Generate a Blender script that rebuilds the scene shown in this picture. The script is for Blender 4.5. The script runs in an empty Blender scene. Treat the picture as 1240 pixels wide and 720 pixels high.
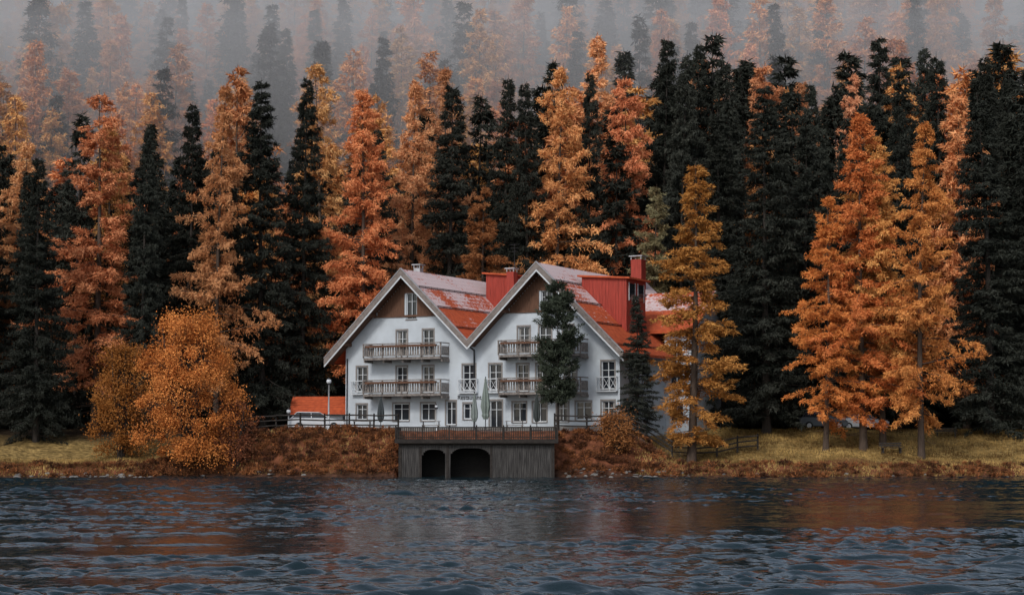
import bpy, bmesh, math, random
import numpy as np
from mathutils import Vector, noise as mnoise
rad=math.radians
S=bpy.context.scene
COL=S.collection
# ------------------------------------------------------------ helpers
def sm(a,b,x):
    t=min(1,max(0,(x-a)/(b-a))); return t*t*(3-2*t)
def new_mat(name):
    m=bpy.data.materials.new(name); m.use_nodes=True
    return m, m.node_tree.nodes, m.node_tree.links
def mat(name,col,rough=.7,var=.25,scale=3.0,bump=.0,bscale=20.,metal=0.,stretch=(1,1,1),spec=.3,col2=None):
    m,N,L=new_mat(name); b=N['Principled BSDF']
    b.inputs['Roughness'].default_value=rough; b.inputs['Metallic'].default_value=metal
    b.inputs['Specular IOR Level'].default_value=spec
    tc=N.new('ShaderNodeTexCoord'); mp=N.new('ShaderNodeMapping'); mp.inputs['Scale'].default_value=stretch
    L.new(tc.outputs['Object'],mp.inputs['Vector'])
    n=N.new('ShaderNodeTexNoise'); n.inputs['Scale'].default_value=scale; n.inputs['Detail'].default_value=6
    L.new(mp.outputs[0],n.inputs['Vector'])
    mr=N.new('ShaderNodeMapRange'); mr.inputs[1].default_value=.3; mr.inputs[2].default_value=.7
    L.new(n.outputs[0],mr.inputs[0])
    mx=N.new('ShaderNodeMix'); mx.data_type='RGBA'
    c2=col2 or tuple(c*(1-var) for c in col); c1=col if col2 else tuple(min(1,c*(1+var*.6)) for c in col)
    mx.inputs[6].default_value=(*c2,1); mx.inputs[7].default_value=(*c1,1)
    L.new(mr.outputs[0],mx.inputs[0]); L.new(mx.outputs[2],b.inputs['Base Color'])
    if bump:
        n2=N.new('ShaderNodeTexNoise'); n2.inputs['Scale'].default_value=bscale; n2.inputs['Detail'].default_value=5
        L.new(mp.outputs[0],n2.inputs['Vector'])
        bp=N.new('ShaderNodeBump'); bp.inputs['Strength'].default_value=1; bp.inputs['Distance'].default_value=bump
        L.new(n2.outputs[0],bp.inputs['Height']); L.new(bp.outputs[0],b.inputs['Normal'])
    return m
def obj(name,me,parent=None,loc=None):
    o=bpy.data.objects.new(name,me); COL.objects.link(o)
    if parent: o.parent=parent
    if loc: o.location=loc
    return o
def empty(name,loc=(0,0,0),rz=0):
    o=bpy.data.objects.new(name,None); COL.objects.link(o); o.location=loc; o.rotation_euler=(0,0,rz); o.empty_display_size=.5
    return o
def mesh_from(name,v,f,mats,mi=None):
    me=bpy.data.meshes.new(name); me.from_pydata(v,[],f)
    for m in mats: me.materials.append(m)
    if mi is not None: me.polygons.foreach_set('material_index',mi)
    me.update(); return me
def boxes(name,bl,m,parent=None,loc=None,bevel=0):
    v=[];f=[]
    for (x0,x1,y0,y1,z0,z1) in bl:
        i=len(v)
        v+=[(x0,y0,z0),(x1,y0,z0),(x1,y1,z0),(x0,y1,z0),(x0,y0,z1),(x1,y0,z1),(x1,y1,z1),(x0,y1,z1)]
        f+=[(i,i+3,i+2,i+1),(i+4,i+5,i+6,i+7),(i,i+1,i+5,i+4),(i+1,i+2,i+6,i+5),(i+2,i+3,i+7,i+6),(i+3,i,i+4,i+7)]
    o=obj(name,mesh_from(name,v,f,[m]),parent,loc)
    if bevel:
        b=o.modifiers.new('b','BEVEL'); b.width=bevel; b.segments=2
    return o
def prism(name,poly,y0,y1,m,parent=None,axis='y'):
    n=len(poly); v=[(x,y0,z) for x,z in poly]+[(x,y1,z) for x,z in poly]
    f=[tuple(range(n)),tuple(reversed(range(n,2*n)))]
    for i in range(n):
        j=(i+1)%n; f.append((j,i,i+n,j+n))
    if axis=='x': v=[(y,x,z) for x,y,z in v]; f=[tuple(reversed(q)) for q in f]
    return obj(name,mesh_from(name,v,f,[m]),parent)
def tube_pts(pts,rads,n=7):
    v=[];f=[]
    pts=[Vector(p) for p in pts]
    for i,p in enumerate(pts):
        d=(pts[min(i+1,len(pts)-1)]-pts[max(i-1,0)]).normalized()
        a=Vector((1,0,0)) if abs(d.x)<.8 else Vector((0,1,0))
        u=d.cross(a).normalized(); w=d.cross(u)
        for k in range(n):
            t=2*math.pi*k/n; q=p+(u*math.cos(t)+w*math.sin(t))*rads[i]; v.append(tuple(q))
    for i in range(len(pts)-1):
        for k in range(n):
            a=i*n+k;b=i*n+(k+1)%n; f.append((a,b,b+n,a+n))
    f.append(tuple(range(n))); f.append(tuple(reversed(range((len(pts)-1)*n,len(pts)*n))))
    return v,f
def tubes(name,lst,m,parent=None,loc=None,n=7,smooth=True):
    V=[];F=[]
    for pts,r in lst:
        if not hasattr(r,'__len__'): r=[r]*len(pts)
        v,f=tube_pts(pts,r,n); o=len(V); V+=v; F+=[tuple(a+o for a in q) for q in f]
    me=mesh_from(name,V,F,[m])
    if smooth: me.polygons.foreach_set('use_smooth',[len(p.vertices)==4 for p in me.polygons])
    return obj(name,me,parent,loc)

# ------------------------------------------------------------ terrain
def shore(x): return 131.6+.7*math.sin(x*.21)+.45*math.sin(x*.57+1)+.2*math.sin(x*1.7)
def H(x,y):
    s=y-shore(x)
    if s<0: return max(-3,s*.35)-.02
    if -8.05<x<2.95 and y<134.3: return -.8
    c=sm(-27,-21,x)*(1-sm(8,13.5,x))
    hc=3.45*sm(-.6,4.0,s)-.1
    hs=.8*sm(-.4,2.2,s)+2.75*sm(.5,19,s)-.05
    h=hc*c+hs*(1-c)
    if y>168: h+=.15*min(y-168,900)
    if y>230: h+=.23*min(y-230,700)
    a=sm(0,3,s)
    if y>240: h+=10*mnoise.noise(Vector((x*.012,y*.012,0)))*sm(240,330,y)
    flat=sm(-20,-16,x)*(1-sm(11,14,x))*sm(135,137,y)*(1-sm(166,170,y))
    h+=a*(1-.9*flat)*(.28*mnoise.noise(Vector((x*.35,y*.35,3)))+.1*mnoise.noise(Vector((x*1.3,y*1.3,7))))
    return h
xs=sorted(set([round(v,3) for v in list(np.arange(-60,60.1,.5))+list(np.arange(-200,200.1,6))+list(np.arange(-1000,1001,50))]))
ys=sorted(set([round(v,3) for v in list(np.arange(128,150,.3))+list(np.arange(150,175,.8))+list(np.arange(175,460,5))+list(np.arange(460,1300,30))+list(np.arange(-700,128,40))]))
V=[];C=[]
for y in ys:
    for x in xs:
        h=H(x,y); V.append((x,y,h)); s=y-shore(x)
        n=mnoise.noise(Vector((x*.25,y*.25,1)))
        cen=sm(-27,-21,x)*(1-sm(10,15,x))
        forest=sm(152,160,y+3*n)
        if x<-24: forest=max(forest,sm(141,146,y+3*n))
        bank=(1-sm(3.5,5.0,s+n))
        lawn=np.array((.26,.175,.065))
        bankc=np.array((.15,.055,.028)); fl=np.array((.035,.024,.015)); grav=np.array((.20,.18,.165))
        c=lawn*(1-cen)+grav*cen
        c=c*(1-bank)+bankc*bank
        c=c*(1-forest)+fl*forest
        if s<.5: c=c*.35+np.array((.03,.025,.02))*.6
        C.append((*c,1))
nx=len(xs)
F=[(j*nx+i,j*nx+i+1,(j+1)*nx+i+1,(j+1)*nx+i) for j in range(len(ys)-1) for i in range(nx-1)]
m_ground,N,L=new_mat('ground_earth_grass'); b=N['Principled BSDF']; b.inputs['Roughness'].default_value=.95; b.inputs['Specular IOR Level'].default_value=.1
at=N.new('ShaderNodeAttribute'); at.attribute_name='zone'
tc=N.new('ShaderNodeTexCoord'); n1=N.new('ShaderNodeTexNoise'); n1.inputs['Scale'].default_value=2.5; n1.inputs['Detail'].default_value=8; L.new(tc.outputs['Object'],n1.inputs['Vector'])
mr=N.new('ShaderNodeMapRange'); mr.inputs[1].default_value=.3; mr.inputs[2].default_value=.7; mr.inputs[3].default_value=.35; mr.inputs[4].default_value=1.5; L.new(n1.outputs[0],mr.inputs[0])
vm=N.new('ShaderNodeVectorMath'); vm.operation='SCALE'; L.new(at.outputs['Color'],vm.inputs[0]); L.new(mr.outputs[0],vm.inputs['Scale']); L.new(vm.outputs[0],b.inputs['Base Color'])
bp=N.new('ShaderNodeBump'); bp.inputs['Distance'].default_value=.25; L.new(n1.outputs[0],bp.inputs['Height']); L.new(bp.outputs[0],b.inputs['Normal'])
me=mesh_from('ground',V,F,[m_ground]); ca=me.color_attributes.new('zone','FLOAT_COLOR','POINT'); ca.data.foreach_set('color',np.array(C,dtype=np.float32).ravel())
me.polygons.foreach_set('use_smooth',[True]*len(me.polygons)); obj('ground',me)

# ------------------------------------------------------------ water : modelled waves + fine ripples
m,N,L=new_mat('lake_water'); b=N['Principled BSDF']
b.inputs['Base Color'].default_value=(.010,.022,.028,1); b.inputs['Roughness'].default_value=.03; b.inputs['IOR'].default_value=1.33
tc=N.new('ShaderNodeTexCoord')
mp=N.new('ShaderNodeMapping'); mp.inputs['Scale'].default_value=(.8,1.2,1); mp.inputs['Rotation'].default_value=(0,0,rad(12)); L.new(tc.outputs['Object'],mp.inputs['Vector'])
n=N.new('ShaderNodeTexNoise'); n.inputs['Scale'].default_value=5.5; n.inputs['Detail'].default_value=2; L.new(mp.outputs[0],n.inputs['Vector'])
bp=N.new('ShaderNodeBump'); bp.inputs['Strength'].default_value=1; bp.inputs['Distance'].default_value=.016; L.new(n.outputs[0],bp.inputs['Height']); L.new(bp.outputs[0],b.inputs['Normal'])
m_water=m
yl=[30.]; 
while yl[-1]<133.5: yl.append(yl[-1]+.06+.0018*(yl[-1]-30))
wy=np.array([-700,-200,0,22]+yl+[140.]); wx=np.concatenate([[-1000,-300,-90],np.arange(-48,48.01,.12),[90,300,1000]])
GX,GY=np.meshgrid(wx,wy); rw=np.random.default_rng(6)
def fbm(x,y,k,seed,wl):
    r=np.random.default_rng(seed); o=0
    for i in range(k):
        th=r.random()*6.28; w=wl*r.uniform(.6,1.6); o=o+np.sin((x*np.cos(th)*.45+y*np.sin(th))*6.283/w+r.random()*6.28)
    return o/math.sqrt(k)
wxx=GX+.22*fbm(GX,GY,4,1,3.5); wyy=GY+.22*fbm(GX,GY,4,2,3.5)
Zw=np.zeros_like(GX)
for lam,rs,k in ((3.0,.022,5),(1.6,.07,8),(.9,.12,11),(.5,.14,12)):
    t=np.zeros_like(GX)
    for i in range(k):
        th=rad(90+20)+rw.normal()*.55; w=lam*rw.uniform(.75,1.3); 
        t+=np.sin((wxx*math.cos(th)+wyy*math.sin(th))*6.283/w+rw.random()*6.28)*w/lam
    A=rs*lam/6.283*math.sqrt(2/k); env=.7+.65*fbm(GX,GY,5,int(lam*10)+3,lam*6); t=t+.22*t*np.abs(t)/math.sqrt(k); Zw+=A*t*np.clip(env,.1,2.)
big=fbm(GX*.35+9,GY,6,44,20.)+.8*fbm(GX*.5,GY,6,45,4.5)
lane=np.exp(-(((GY-60-.75*GX)+3*fbm(GX,GY,4,9,18.))/13.)**2)   # wind-still lane running across the lake
calm=1/(1+np.exp(-(big+1.0-3.2*lane)*2.4))
Zw*=(.13+1.05*calm)
edge=np.clip((48-np.abs(GX))/4,0,1)*np.clip((GY-30)/2,0,1); Zw*=edge
nxw=len(wx); nyw=len(wy)
verts=np.stack([GX,GY,Zw],-1).reshape(-1,3).astype(np.float32)
ii,jj=np.meshgrid(np.arange(nxw-1),np.arange(nyw-1)); a0=(jj*nxw+ii).ravel(); fc=np.stack([a0,a0+1,a0+1+nxw,a0+nxw],-1).astype(np.int32)
me=bpy.data.meshes.new('lake_water'); me.vertices.add(len(verts)); me.vertices.foreach_set('co',verts.ravel()); me.loops.add(fc.size); me.loops.foreach_set('vertex_index',fc.ravel())
me.polygons.add(len(fc)); me.polygons.foreach_set('loop_start',np.arange(len(fc),dtype=np.int32)*4); me.polygons.foreach_set('loop_total',np.full(len(fc),4,dtype=np.int32)); me.polygons.foreach_set('use_smooth',np.ones(len(fc),dtype=bool))
me.materials.append(m_water); me.update(calc_edges=True); obj('lake_water',me)

# ------------------------------------------------------------ foliage materials
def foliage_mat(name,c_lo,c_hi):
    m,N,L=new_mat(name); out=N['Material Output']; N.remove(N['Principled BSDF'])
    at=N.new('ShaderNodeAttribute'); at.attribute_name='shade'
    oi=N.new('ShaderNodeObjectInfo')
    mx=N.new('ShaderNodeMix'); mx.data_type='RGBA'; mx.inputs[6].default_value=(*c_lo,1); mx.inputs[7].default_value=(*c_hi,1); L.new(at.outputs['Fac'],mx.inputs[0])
    hs=N.new('ShaderNodeHueSaturation')
    r1=N.new('ShaderNodeMapRange'); r1.inputs[3].default_value=.488; r1.inputs[4].default_value=.514; L.new(oi.outputs['Random'],r1.inputs[0]); L.new(r1.outputs[0],hs.inputs['Hue'])
    r2=N.new('ShaderNodeMath'); r2.operation='MULTIPLY'; r2.inputs[1].default_value=7.13; L.new(oi.outputs['Random'],r2.inputs[0])
    r3=N.new('ShaderNodeMath'); r3.operation='FRACT'; L.new(r2.outputs[0],r3.inputs[0])
    r4=N.new('ShaderNodeMapRange'); r4.inputs[3].default_value=.70; r4.inputs[4].default_value=1.15; L.new(r3.outputs[0],r4.inputs[0]); L.new(r4.outputs[0],hs.inputs['Value'])
    mu=N.new('ShaderNodeMix'); mu.data_type='RGBA'; mu.blend_type='MULTIPLY'; mu.inputs[0].default_value=1
    L.new(mx.outputs[2],mu.inputs[6]); L.new(oi.outputs['Color'],mu.inputs[7]); L.new(mu.outputs[2],hs.inputs['Color'])
    d=N.new('ShaderNodeBsdfDiffuse'); L.new(hs.outputs[0],d.inputs[0]); L.new(d.outputs[0],out.inputs[0])
    return m
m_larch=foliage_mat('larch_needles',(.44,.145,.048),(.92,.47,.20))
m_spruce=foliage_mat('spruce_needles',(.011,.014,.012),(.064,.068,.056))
m_leaf=foliage_mat('autumn_leaves',(.33,.10,.03),(.85,.36,.12))
m_scrub=foliage_mat('scrub_leaves',(.055,.025,.018),(.38,.14,.06))
m_bark=mat('bark',(.045,.037,.032),.9,.4,6,.03,12,stretch=(1,1,.2))
m_barkl=mat('larch_bark',(.085,.06,.045),.9,.4,6,.03,12,stretch=(1,1,.2))

def build_plant(name,wood,leafC,leafD,leafLen,leafW,shade,mats,rng):
    wv=np.array(wood[0],dtype=np.float32).reshape(-1,3); wf=wood[1]
    n=len(leafC)
    rnd=rng.normal(size=(n,3)); side=np.cross(leafD,rnd); side/=np.linalg.norm(side,axis=1,keepdims=True)+1e-6
    A=leafC-side*leafW[:,None]*.5; B=leafC+side*leafW[:,None]*.5; T=leafC+leafD*leafLen[:,None]
    lv=np.stack([A,B,T],1).reshape(-1,3)
    verts=np.concatenate([wv,lv]).astype(np.float32)
    wl=np.array([i for f in wf for i in f],dtype=np.int32); wt=np.array([len(f) for f in wf],dtype=np.int32)
    ll=(np.arange(3*n)+len(wv)).astype(np.int32)
    L_=np.concatenate([wl,ll]); tot=np.concatenate([wt,np.full(n,3,dtype=np.int32)]); st=np.concatenate([[0],np.cumsum(tot)[:-1]]).astype(np.int32)
    me=bpy.data.meshes.new(name); me.vertices.add(len(verts)); me.vertices.foreach_set('co',verts.ravel())
    me.loops.add(len(L_)); me.loops.foreach_set('vertex_index',L_)
    me.polygons.add(len(tot)); me.polygons.foreach_set('loop_start',st); me.polygons.foreach_set('loop_total',tot)
    mi=np.concatenate([np.zeros(len(wf),dtype=np.int32),np.ones(n,dtype=np.int32)]); me.polygons.foreach_set('material_index',mi)
    for m_ in mats: me.materials.append(m_)
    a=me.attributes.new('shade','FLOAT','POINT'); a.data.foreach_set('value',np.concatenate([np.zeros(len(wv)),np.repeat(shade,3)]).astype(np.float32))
    me.update(calc_edges=True); me.validate(); return me

def conifer(name,seed,kind,Ht=25.,R=3.3,z0=2.5,dens=1.,lod=1.):
    rng=np.random.default_rng(seed)
    if kind=='larch': n=int(220*dens)
    elif kind=='spruce': n=int(400*dens)
    else: n=int(150*dens)
    t=np.sort(rng.random(n)**(.97)); z=z0+(Ht-z0)*t*.985
    az=rng.random(n)*2*math.pi
    ph=rng.random(4)*6.28
    if kind=='larch':
        prof=(1-t)**rng.uniform(.62,.85)*(.5+.5*np.minimum(1,t/.2)); L=R*prof*rng.uniform(.42,1.22,n)*(1+.26*np.sin(az+ph[0]+z*.35)+.2*np.sin(az*2+ph[1]-z*.8))+.22
        a=rng.uniform(-.35,.2,n)+.3*t; b=rng.uniform(-.32,.08,n)
    elif kind=='spruce':
        prof=(1-t)**rng.uniform(.75,.95)*(.7+.3*np.minimum(1,t/.1)); L=R*prof*rng.uniform(.55,1.2,n)*(1+.18*np.sin(az+ph[0]+z*.5))+.2
        a=rng.uniform(-.5,-.15,n)+.45*t; b=rng.uniform(-.05,.15,n)
    else:
        prof=np.sqrt(np.clip(1-t**2.2,0,1))*(.55+.45*np.minimum(1,t/.3)); L=R*prof*rng.uniform(.55,1.15,n)+.15
        a=rng.uniform(-.2,.4,n)+.3*t; b=rng.uniform(0,.3,n)
    bend=[rng.uniform(-.016,.016)*Ht,rng.uniform(-.016,.016)*Ht]
    def axis(zz): q=np.asarray(zz)/Ht; return np.stack([bend[0]*np.sin(q*3.1),bend[1]*np.sin(q*2.4)],-1)
    tz=[0,.03*Ht,.1*Ht,.3*Ht,.5*Ht,.7*Ht,.88*Ht,Ht]; r0=.0105*Ht
    tp=[(*axis(q),q) for q in tz]; tp[0]=(tp[0][0],tp[0][1],-.5)
    tr=[r0*1.5,r0*1.1,r0*.95,r0*.75,r0*.55,r0*.33,r0*.14,.01]
    WV,WF=tube_pts(tp,tr,8); WF=WF[:-2]
    ax=axis(z)
    dirx=np.cos(az);diry=np.sin(az)
    def P(i,s): return np.stack([ax[i,0]+dirx[i]*L[i]*s, ax[i,1]+diry[i]*L[i]*s, z[i]+L[i]*(a[i]*s+b[i]*s*s)],-1)
    idx=np.arange(n)
    step=(1 if kind!='spruce' else 3)*(1 if lod==1 else 4)
    for i in idx[::step]:
        pts=[P(i,0.),P(i,.5),P(i,.95)]; rr=.012+.011*L[i]
        v,f=tube_pts(pts,[rr,rr*.6,rr*.2],3); o=len(WV); WV+=v; WF+=[tuple(k+o for k in q) for q in f[:-2]]
    if kind!='pine' and lod==1:
        for k in range(22):
            zz=rng.uniform(.4*z0,z0*1.6); aa=rng.random()*6.28; ll=rng.uniform(.4,1.7); c=axis(zz)
            v,f=tube_pts([(c[0],c[1],zz),(c[0]+math.cos(aa)*ll,c[1]+math.sin(aa)*ll,zz-.15*ll)],[.03,.008],3); o=len(WV); WV+=v; WF+=[tuple(q+o for q in g) for g in f[:-2]]
    tw_per={'larch':6.2,'spruce':8.,'pine':8.}[kind]; nl={'larch':15,'spruce':10,'pine':14}[kind]
    if lod<1: tw_per*=.45; nl=int(nl*.5)
    cnt=(L*tw_per).astype(int)+3; bi=np.repeat(idx,cnt); m_=len(bi)
    smin=.15 if kind=='larch' else .08
    s=smin+(1-smin)*rng.random(m_)**.75
    base=P(bi,s)
    bd=np.stack([dirx[bi],diry[bi],a[bi]+2*b[bi]*s],-1); pd=np.stack([-diry[bi],dirx[bi],np.zeros(m_)],-1)
    sg=rng.choice([-1,1],m_)[:,None]
    if kind=='larch': down=rng.uniform(-.1,1.0,m_)
    elif kind=='spruce': down=rng.uniform(.1,1.2,m_)*(1-t[bi]*.6)
    else: down=rng.uniform(-.8,.1,m_)
    d=bd*rng.uniform(.3,.9,m_)[:,None]+pd*sg*rng.uniform(.2,1.,m_)[:,None]; d[:,2]-=down
    d/=np.linalg.norm(d,axis=1,keepdims=True)
    tl=(.24+.20*L[bi]*(1.15-s))*rng.uniform(.6,1.35,m_)
    ti=np.repeat(np.arange(m_),nl); q=rng.random(len(ti))
    jit={'larch':.08,'spruce':.05,'pine':.08}[kind]
    Cc=base[ti]+d[ti]*(tl[ti]*q)[:,None]+rng.normal(size=(len(ti),3))*jit
    D=d[ti]*.7+rng.normal(size=(len(ti),3))*.55
    if kind=='spruce': D[:,2]-=.25
    D/=np.linalg.norm(D,axis=1,keepdims=True)
    k_=1 if lod==1 else 1.85
    ll=rng.uniform(.14,.34,len(ti))*k_; ww=rng.uniform(.05,.10,len(ti))*k_
    br=rng.random(n)
    shd=np.clip(.42*br[bi[ti]]+.35*s[ti]+.25*rng.random(len(ti))+.15*rng.random(m_)[ti]-.12,0,1)  # random needle tone plus painted crown shade: darker inside, brighter branch tips
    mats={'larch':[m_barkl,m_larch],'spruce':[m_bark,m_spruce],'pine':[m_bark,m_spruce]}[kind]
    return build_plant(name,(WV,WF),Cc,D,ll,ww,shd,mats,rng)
LP=[(4.0,2.2,1),(3.6,3.4,1.1),(4.4,2.0,.95),(3.8,4.2,1.),(4.1,2.6,.8),(3.4,1.8,1),(4.5,3.0,.85)]
SP=[(3.4,.8),(3.0,1.2),(3.8,.7),(3.3,1.6),(2.7,.9),(3.6,2.2)]
NLR=len(LP);NSP=len(SP)
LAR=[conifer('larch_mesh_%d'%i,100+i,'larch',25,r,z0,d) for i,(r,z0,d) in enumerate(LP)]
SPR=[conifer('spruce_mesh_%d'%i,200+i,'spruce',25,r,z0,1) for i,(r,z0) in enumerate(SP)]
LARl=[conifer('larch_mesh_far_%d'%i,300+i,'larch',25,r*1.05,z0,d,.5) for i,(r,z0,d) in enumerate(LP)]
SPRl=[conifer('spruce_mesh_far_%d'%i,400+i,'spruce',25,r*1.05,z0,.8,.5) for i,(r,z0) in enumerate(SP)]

rngp=random.Random(5)
OR=(.9,.82,.75);ROR=(.95,.70,.54)
heroes=[
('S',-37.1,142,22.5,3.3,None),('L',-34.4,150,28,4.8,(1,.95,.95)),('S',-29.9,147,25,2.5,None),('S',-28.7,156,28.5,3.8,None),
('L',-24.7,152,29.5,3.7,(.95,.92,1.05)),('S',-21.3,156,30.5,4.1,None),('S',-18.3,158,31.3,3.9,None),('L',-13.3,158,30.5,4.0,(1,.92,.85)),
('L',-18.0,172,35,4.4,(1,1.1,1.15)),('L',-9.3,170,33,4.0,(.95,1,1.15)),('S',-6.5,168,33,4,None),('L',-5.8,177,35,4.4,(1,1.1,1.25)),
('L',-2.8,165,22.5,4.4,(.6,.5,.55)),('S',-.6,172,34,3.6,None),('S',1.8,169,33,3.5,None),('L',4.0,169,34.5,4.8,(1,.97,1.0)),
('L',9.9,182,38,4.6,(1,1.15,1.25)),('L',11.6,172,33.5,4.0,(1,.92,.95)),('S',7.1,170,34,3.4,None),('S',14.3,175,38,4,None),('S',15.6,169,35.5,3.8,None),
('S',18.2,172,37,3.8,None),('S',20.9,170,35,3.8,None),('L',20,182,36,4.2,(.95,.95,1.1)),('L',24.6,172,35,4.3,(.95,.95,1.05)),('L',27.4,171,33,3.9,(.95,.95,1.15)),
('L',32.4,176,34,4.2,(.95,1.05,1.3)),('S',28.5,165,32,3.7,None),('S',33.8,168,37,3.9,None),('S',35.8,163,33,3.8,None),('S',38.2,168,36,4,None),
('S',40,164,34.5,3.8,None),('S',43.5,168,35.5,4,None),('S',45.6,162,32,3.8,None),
('L',13.4,136.2,22.8,3.9,(.78,.74,.52)),('S',20.4,146,28.5,4.6,None),('L',24.0,139.5,20,3.2,ROR),('L',27.0,140,26.5,4.1,ROR),('L',28.9,142,24.5,3.3,OR),
('L',30.9,137.6,26,4.0,(.85,.84,.56)),('S',38.6,147,28,4.0,None),('L',12.6,165,22.5,3.4,(.32,.58,.8)),('S',9.3,137.2,10.8,1.9,None),
('L',-43.4,160,26,3.8,(.9,.95,1.15)),('S',-45.5,150,25,3.7,None),('S',-11.0,165,28,3.7,None),('S',17.5,152,27,3.8,None),('S',24.3,153,27,3.8,None),('S',33,155,28,3.9,None),('S',43.5,152,27,3.9,None)]
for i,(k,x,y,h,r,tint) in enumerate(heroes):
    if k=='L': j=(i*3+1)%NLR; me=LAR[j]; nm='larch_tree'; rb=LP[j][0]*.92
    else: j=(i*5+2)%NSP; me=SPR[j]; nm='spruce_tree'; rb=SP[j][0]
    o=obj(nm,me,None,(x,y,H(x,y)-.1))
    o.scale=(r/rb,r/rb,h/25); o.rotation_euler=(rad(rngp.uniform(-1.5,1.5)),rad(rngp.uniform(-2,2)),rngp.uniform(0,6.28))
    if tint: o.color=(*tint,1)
pine=conifer('pine_mesh',77,'pine',11.2,1.75,2.0,1.0)
o=obj('pine_tree',pine,None,(3.45,136.9,3.2)); o.color=(1.3,1.45,1.25,1)

# ------------------------------------------------------------ forest mass (one object, instanced collection)
pc=bpy.data.collections.new('forest_tree_kinds')
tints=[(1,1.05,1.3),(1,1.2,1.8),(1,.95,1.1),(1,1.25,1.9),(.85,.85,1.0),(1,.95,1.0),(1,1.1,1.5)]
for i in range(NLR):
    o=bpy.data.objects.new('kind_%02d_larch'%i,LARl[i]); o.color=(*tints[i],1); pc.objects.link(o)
for i in range(NSP):
    o=bpy.data.objects.new('kind_%02d_spruce'%(NLR+i),SPRl[i]); pc.objects.link(o)
R_=random.Random(11); P_=[];IX=[];RO=[];SC=[]
hp=[(h[1],h[2]) for h in heroes]
def put(x,y,h,lar,rr=1.):
    if any((x-a)**2+(y-c)**2<5 for a,c in hp): return
    P_.append((x,y,H(x,y)-.2)); IX.append(R_.randrange(NLR) if lar else NLR+R_.randrange(NSP)); RO.append((R_.uniform(-.03,.03),R_.uniform(-.03,.03),R_.uniform(0,6.28)))
    s=h/25; w=rr*s*R_.uniform(.82,1.2); SC.append((w,w,s))
def field(x0f,y0,y1,step,plar,hfun,rr=1.):
    y=y0
    while y<y1:
        w=x0f(y); x=-w
        while x<w:
            xx=x+R_.uniform(-.5,.5)*step; yy=y+R_.uniform(-.5,.5)*step
            pl=plar(xx,yy) if callable(plar) else plar
            put(xx,yy,hfun(xx,yy),R_.random()<pl,rr); x+=step
        y+=step
for (xa,xb,ya,yb) in [(-56,-23,153,170),(19,60,156,170),(-60,-42,144,156),(46,64,146,158)]:
    y=ya
    while y<yb:
        x=xa
        while x<xb:
            put(x+R_.uniform(-1.5,1.5),y+R_.uniform(-1.5,1.5),R_.uniform(20,27) if x<0 else R_.uniform(24,31),R_.random()<.10); x+=4.9
        y+=4.9
def hn(x,y):
    b=R_.uniform(20,34)
    return b*(.78+.25*sm(-30,0,x)+.10*sm(8,20,x))
field(lambda y:y*.29+10,171,218,5.6,lambda x,y:.18+.17*sm(-15,-40,x),hn,1.2)
field(lambda y:y*.29+12,230,380,8.4,lambda x,y:.80 if mnoise.noise(Vector((x*.02,y*.03,5)))>-.12 else .3,lambda x,y:R_.uniform(22,40),1.08)
field(lambda y:y*.30+10,384,560,16,.5,lambda x,y:R_.uniform(26,36),1.5)
me=bpy.data.meshes.new('forest'); me.from_pydata(P_,[],[])
a=me.attributes.new('idx','INT','POINT'); a.data.foreach_set('value',IX)
a=me.attributes.new('rot','FLOAT_VECTOR','POINT'); a.data.foreach_set('vector',np.array(RO,dtype=np.float32).ravel())
a=me.attributes.new('scl','FLOAT_VECTOR','POINT'); a.data.foreach_set('vector',np.array(SC,dtype=np.float32).ravel())
fo=obj('forest',me)
ng=bpy.data.node_groups.new('forest_scatter','GeometryNodeTree')
ng.interface.new_socket('Geometry',in_out='INPUT',socket_type='NodeSocketGeometry'); ng.interface.new_socket('Geometry',in_out='OUTPUT',socket_type='NodeSocketGeometry')
gi=ng.nodes.new('NodeGroupInput'); go=ng.nodes.new('NodeGroupOutput'); ci=ng.nodes.new('GeometryNodeCollectionInfo'); ip=ng.nodes.new('GeometryNodeInstanceOnPoints')
ci.inputs['Collection'].default_value=pc; ci.inputs['Separate Children'].default_value=True; ci.inputs['Reset Children'].default_value=True
def na(nm,dt):
    q=ng.nodes.new('GeometryNodeInputNamedAttribute'); q.data_type=dt; q.inputs['Name'].default_value=nm; return [o for o in q.outputs if o.enabled][0]
ng.links.new(gi.outputs[0],ip.inputs['Points']); ng.links.new(ci.outputs[0],ip.inputs['Instance']); ip.inputs['Pick Instance'].default_value=True
ng.links.new(na('idx','INT'),ip.inputs['Instance Index']); ng.links.new(na('rot','FLOAT_VECTOR'),ip.inputs['Rotation']); ng.links.new(na('scl','FLOAT_VECTOR'),ip.inputs['Scale'])
ng.links.new(ip.outputs[0],go.inputs[0])
fo.modifiers.new('scatter','NODES').node_group=ng
print('forest trees',len(P_))

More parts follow.
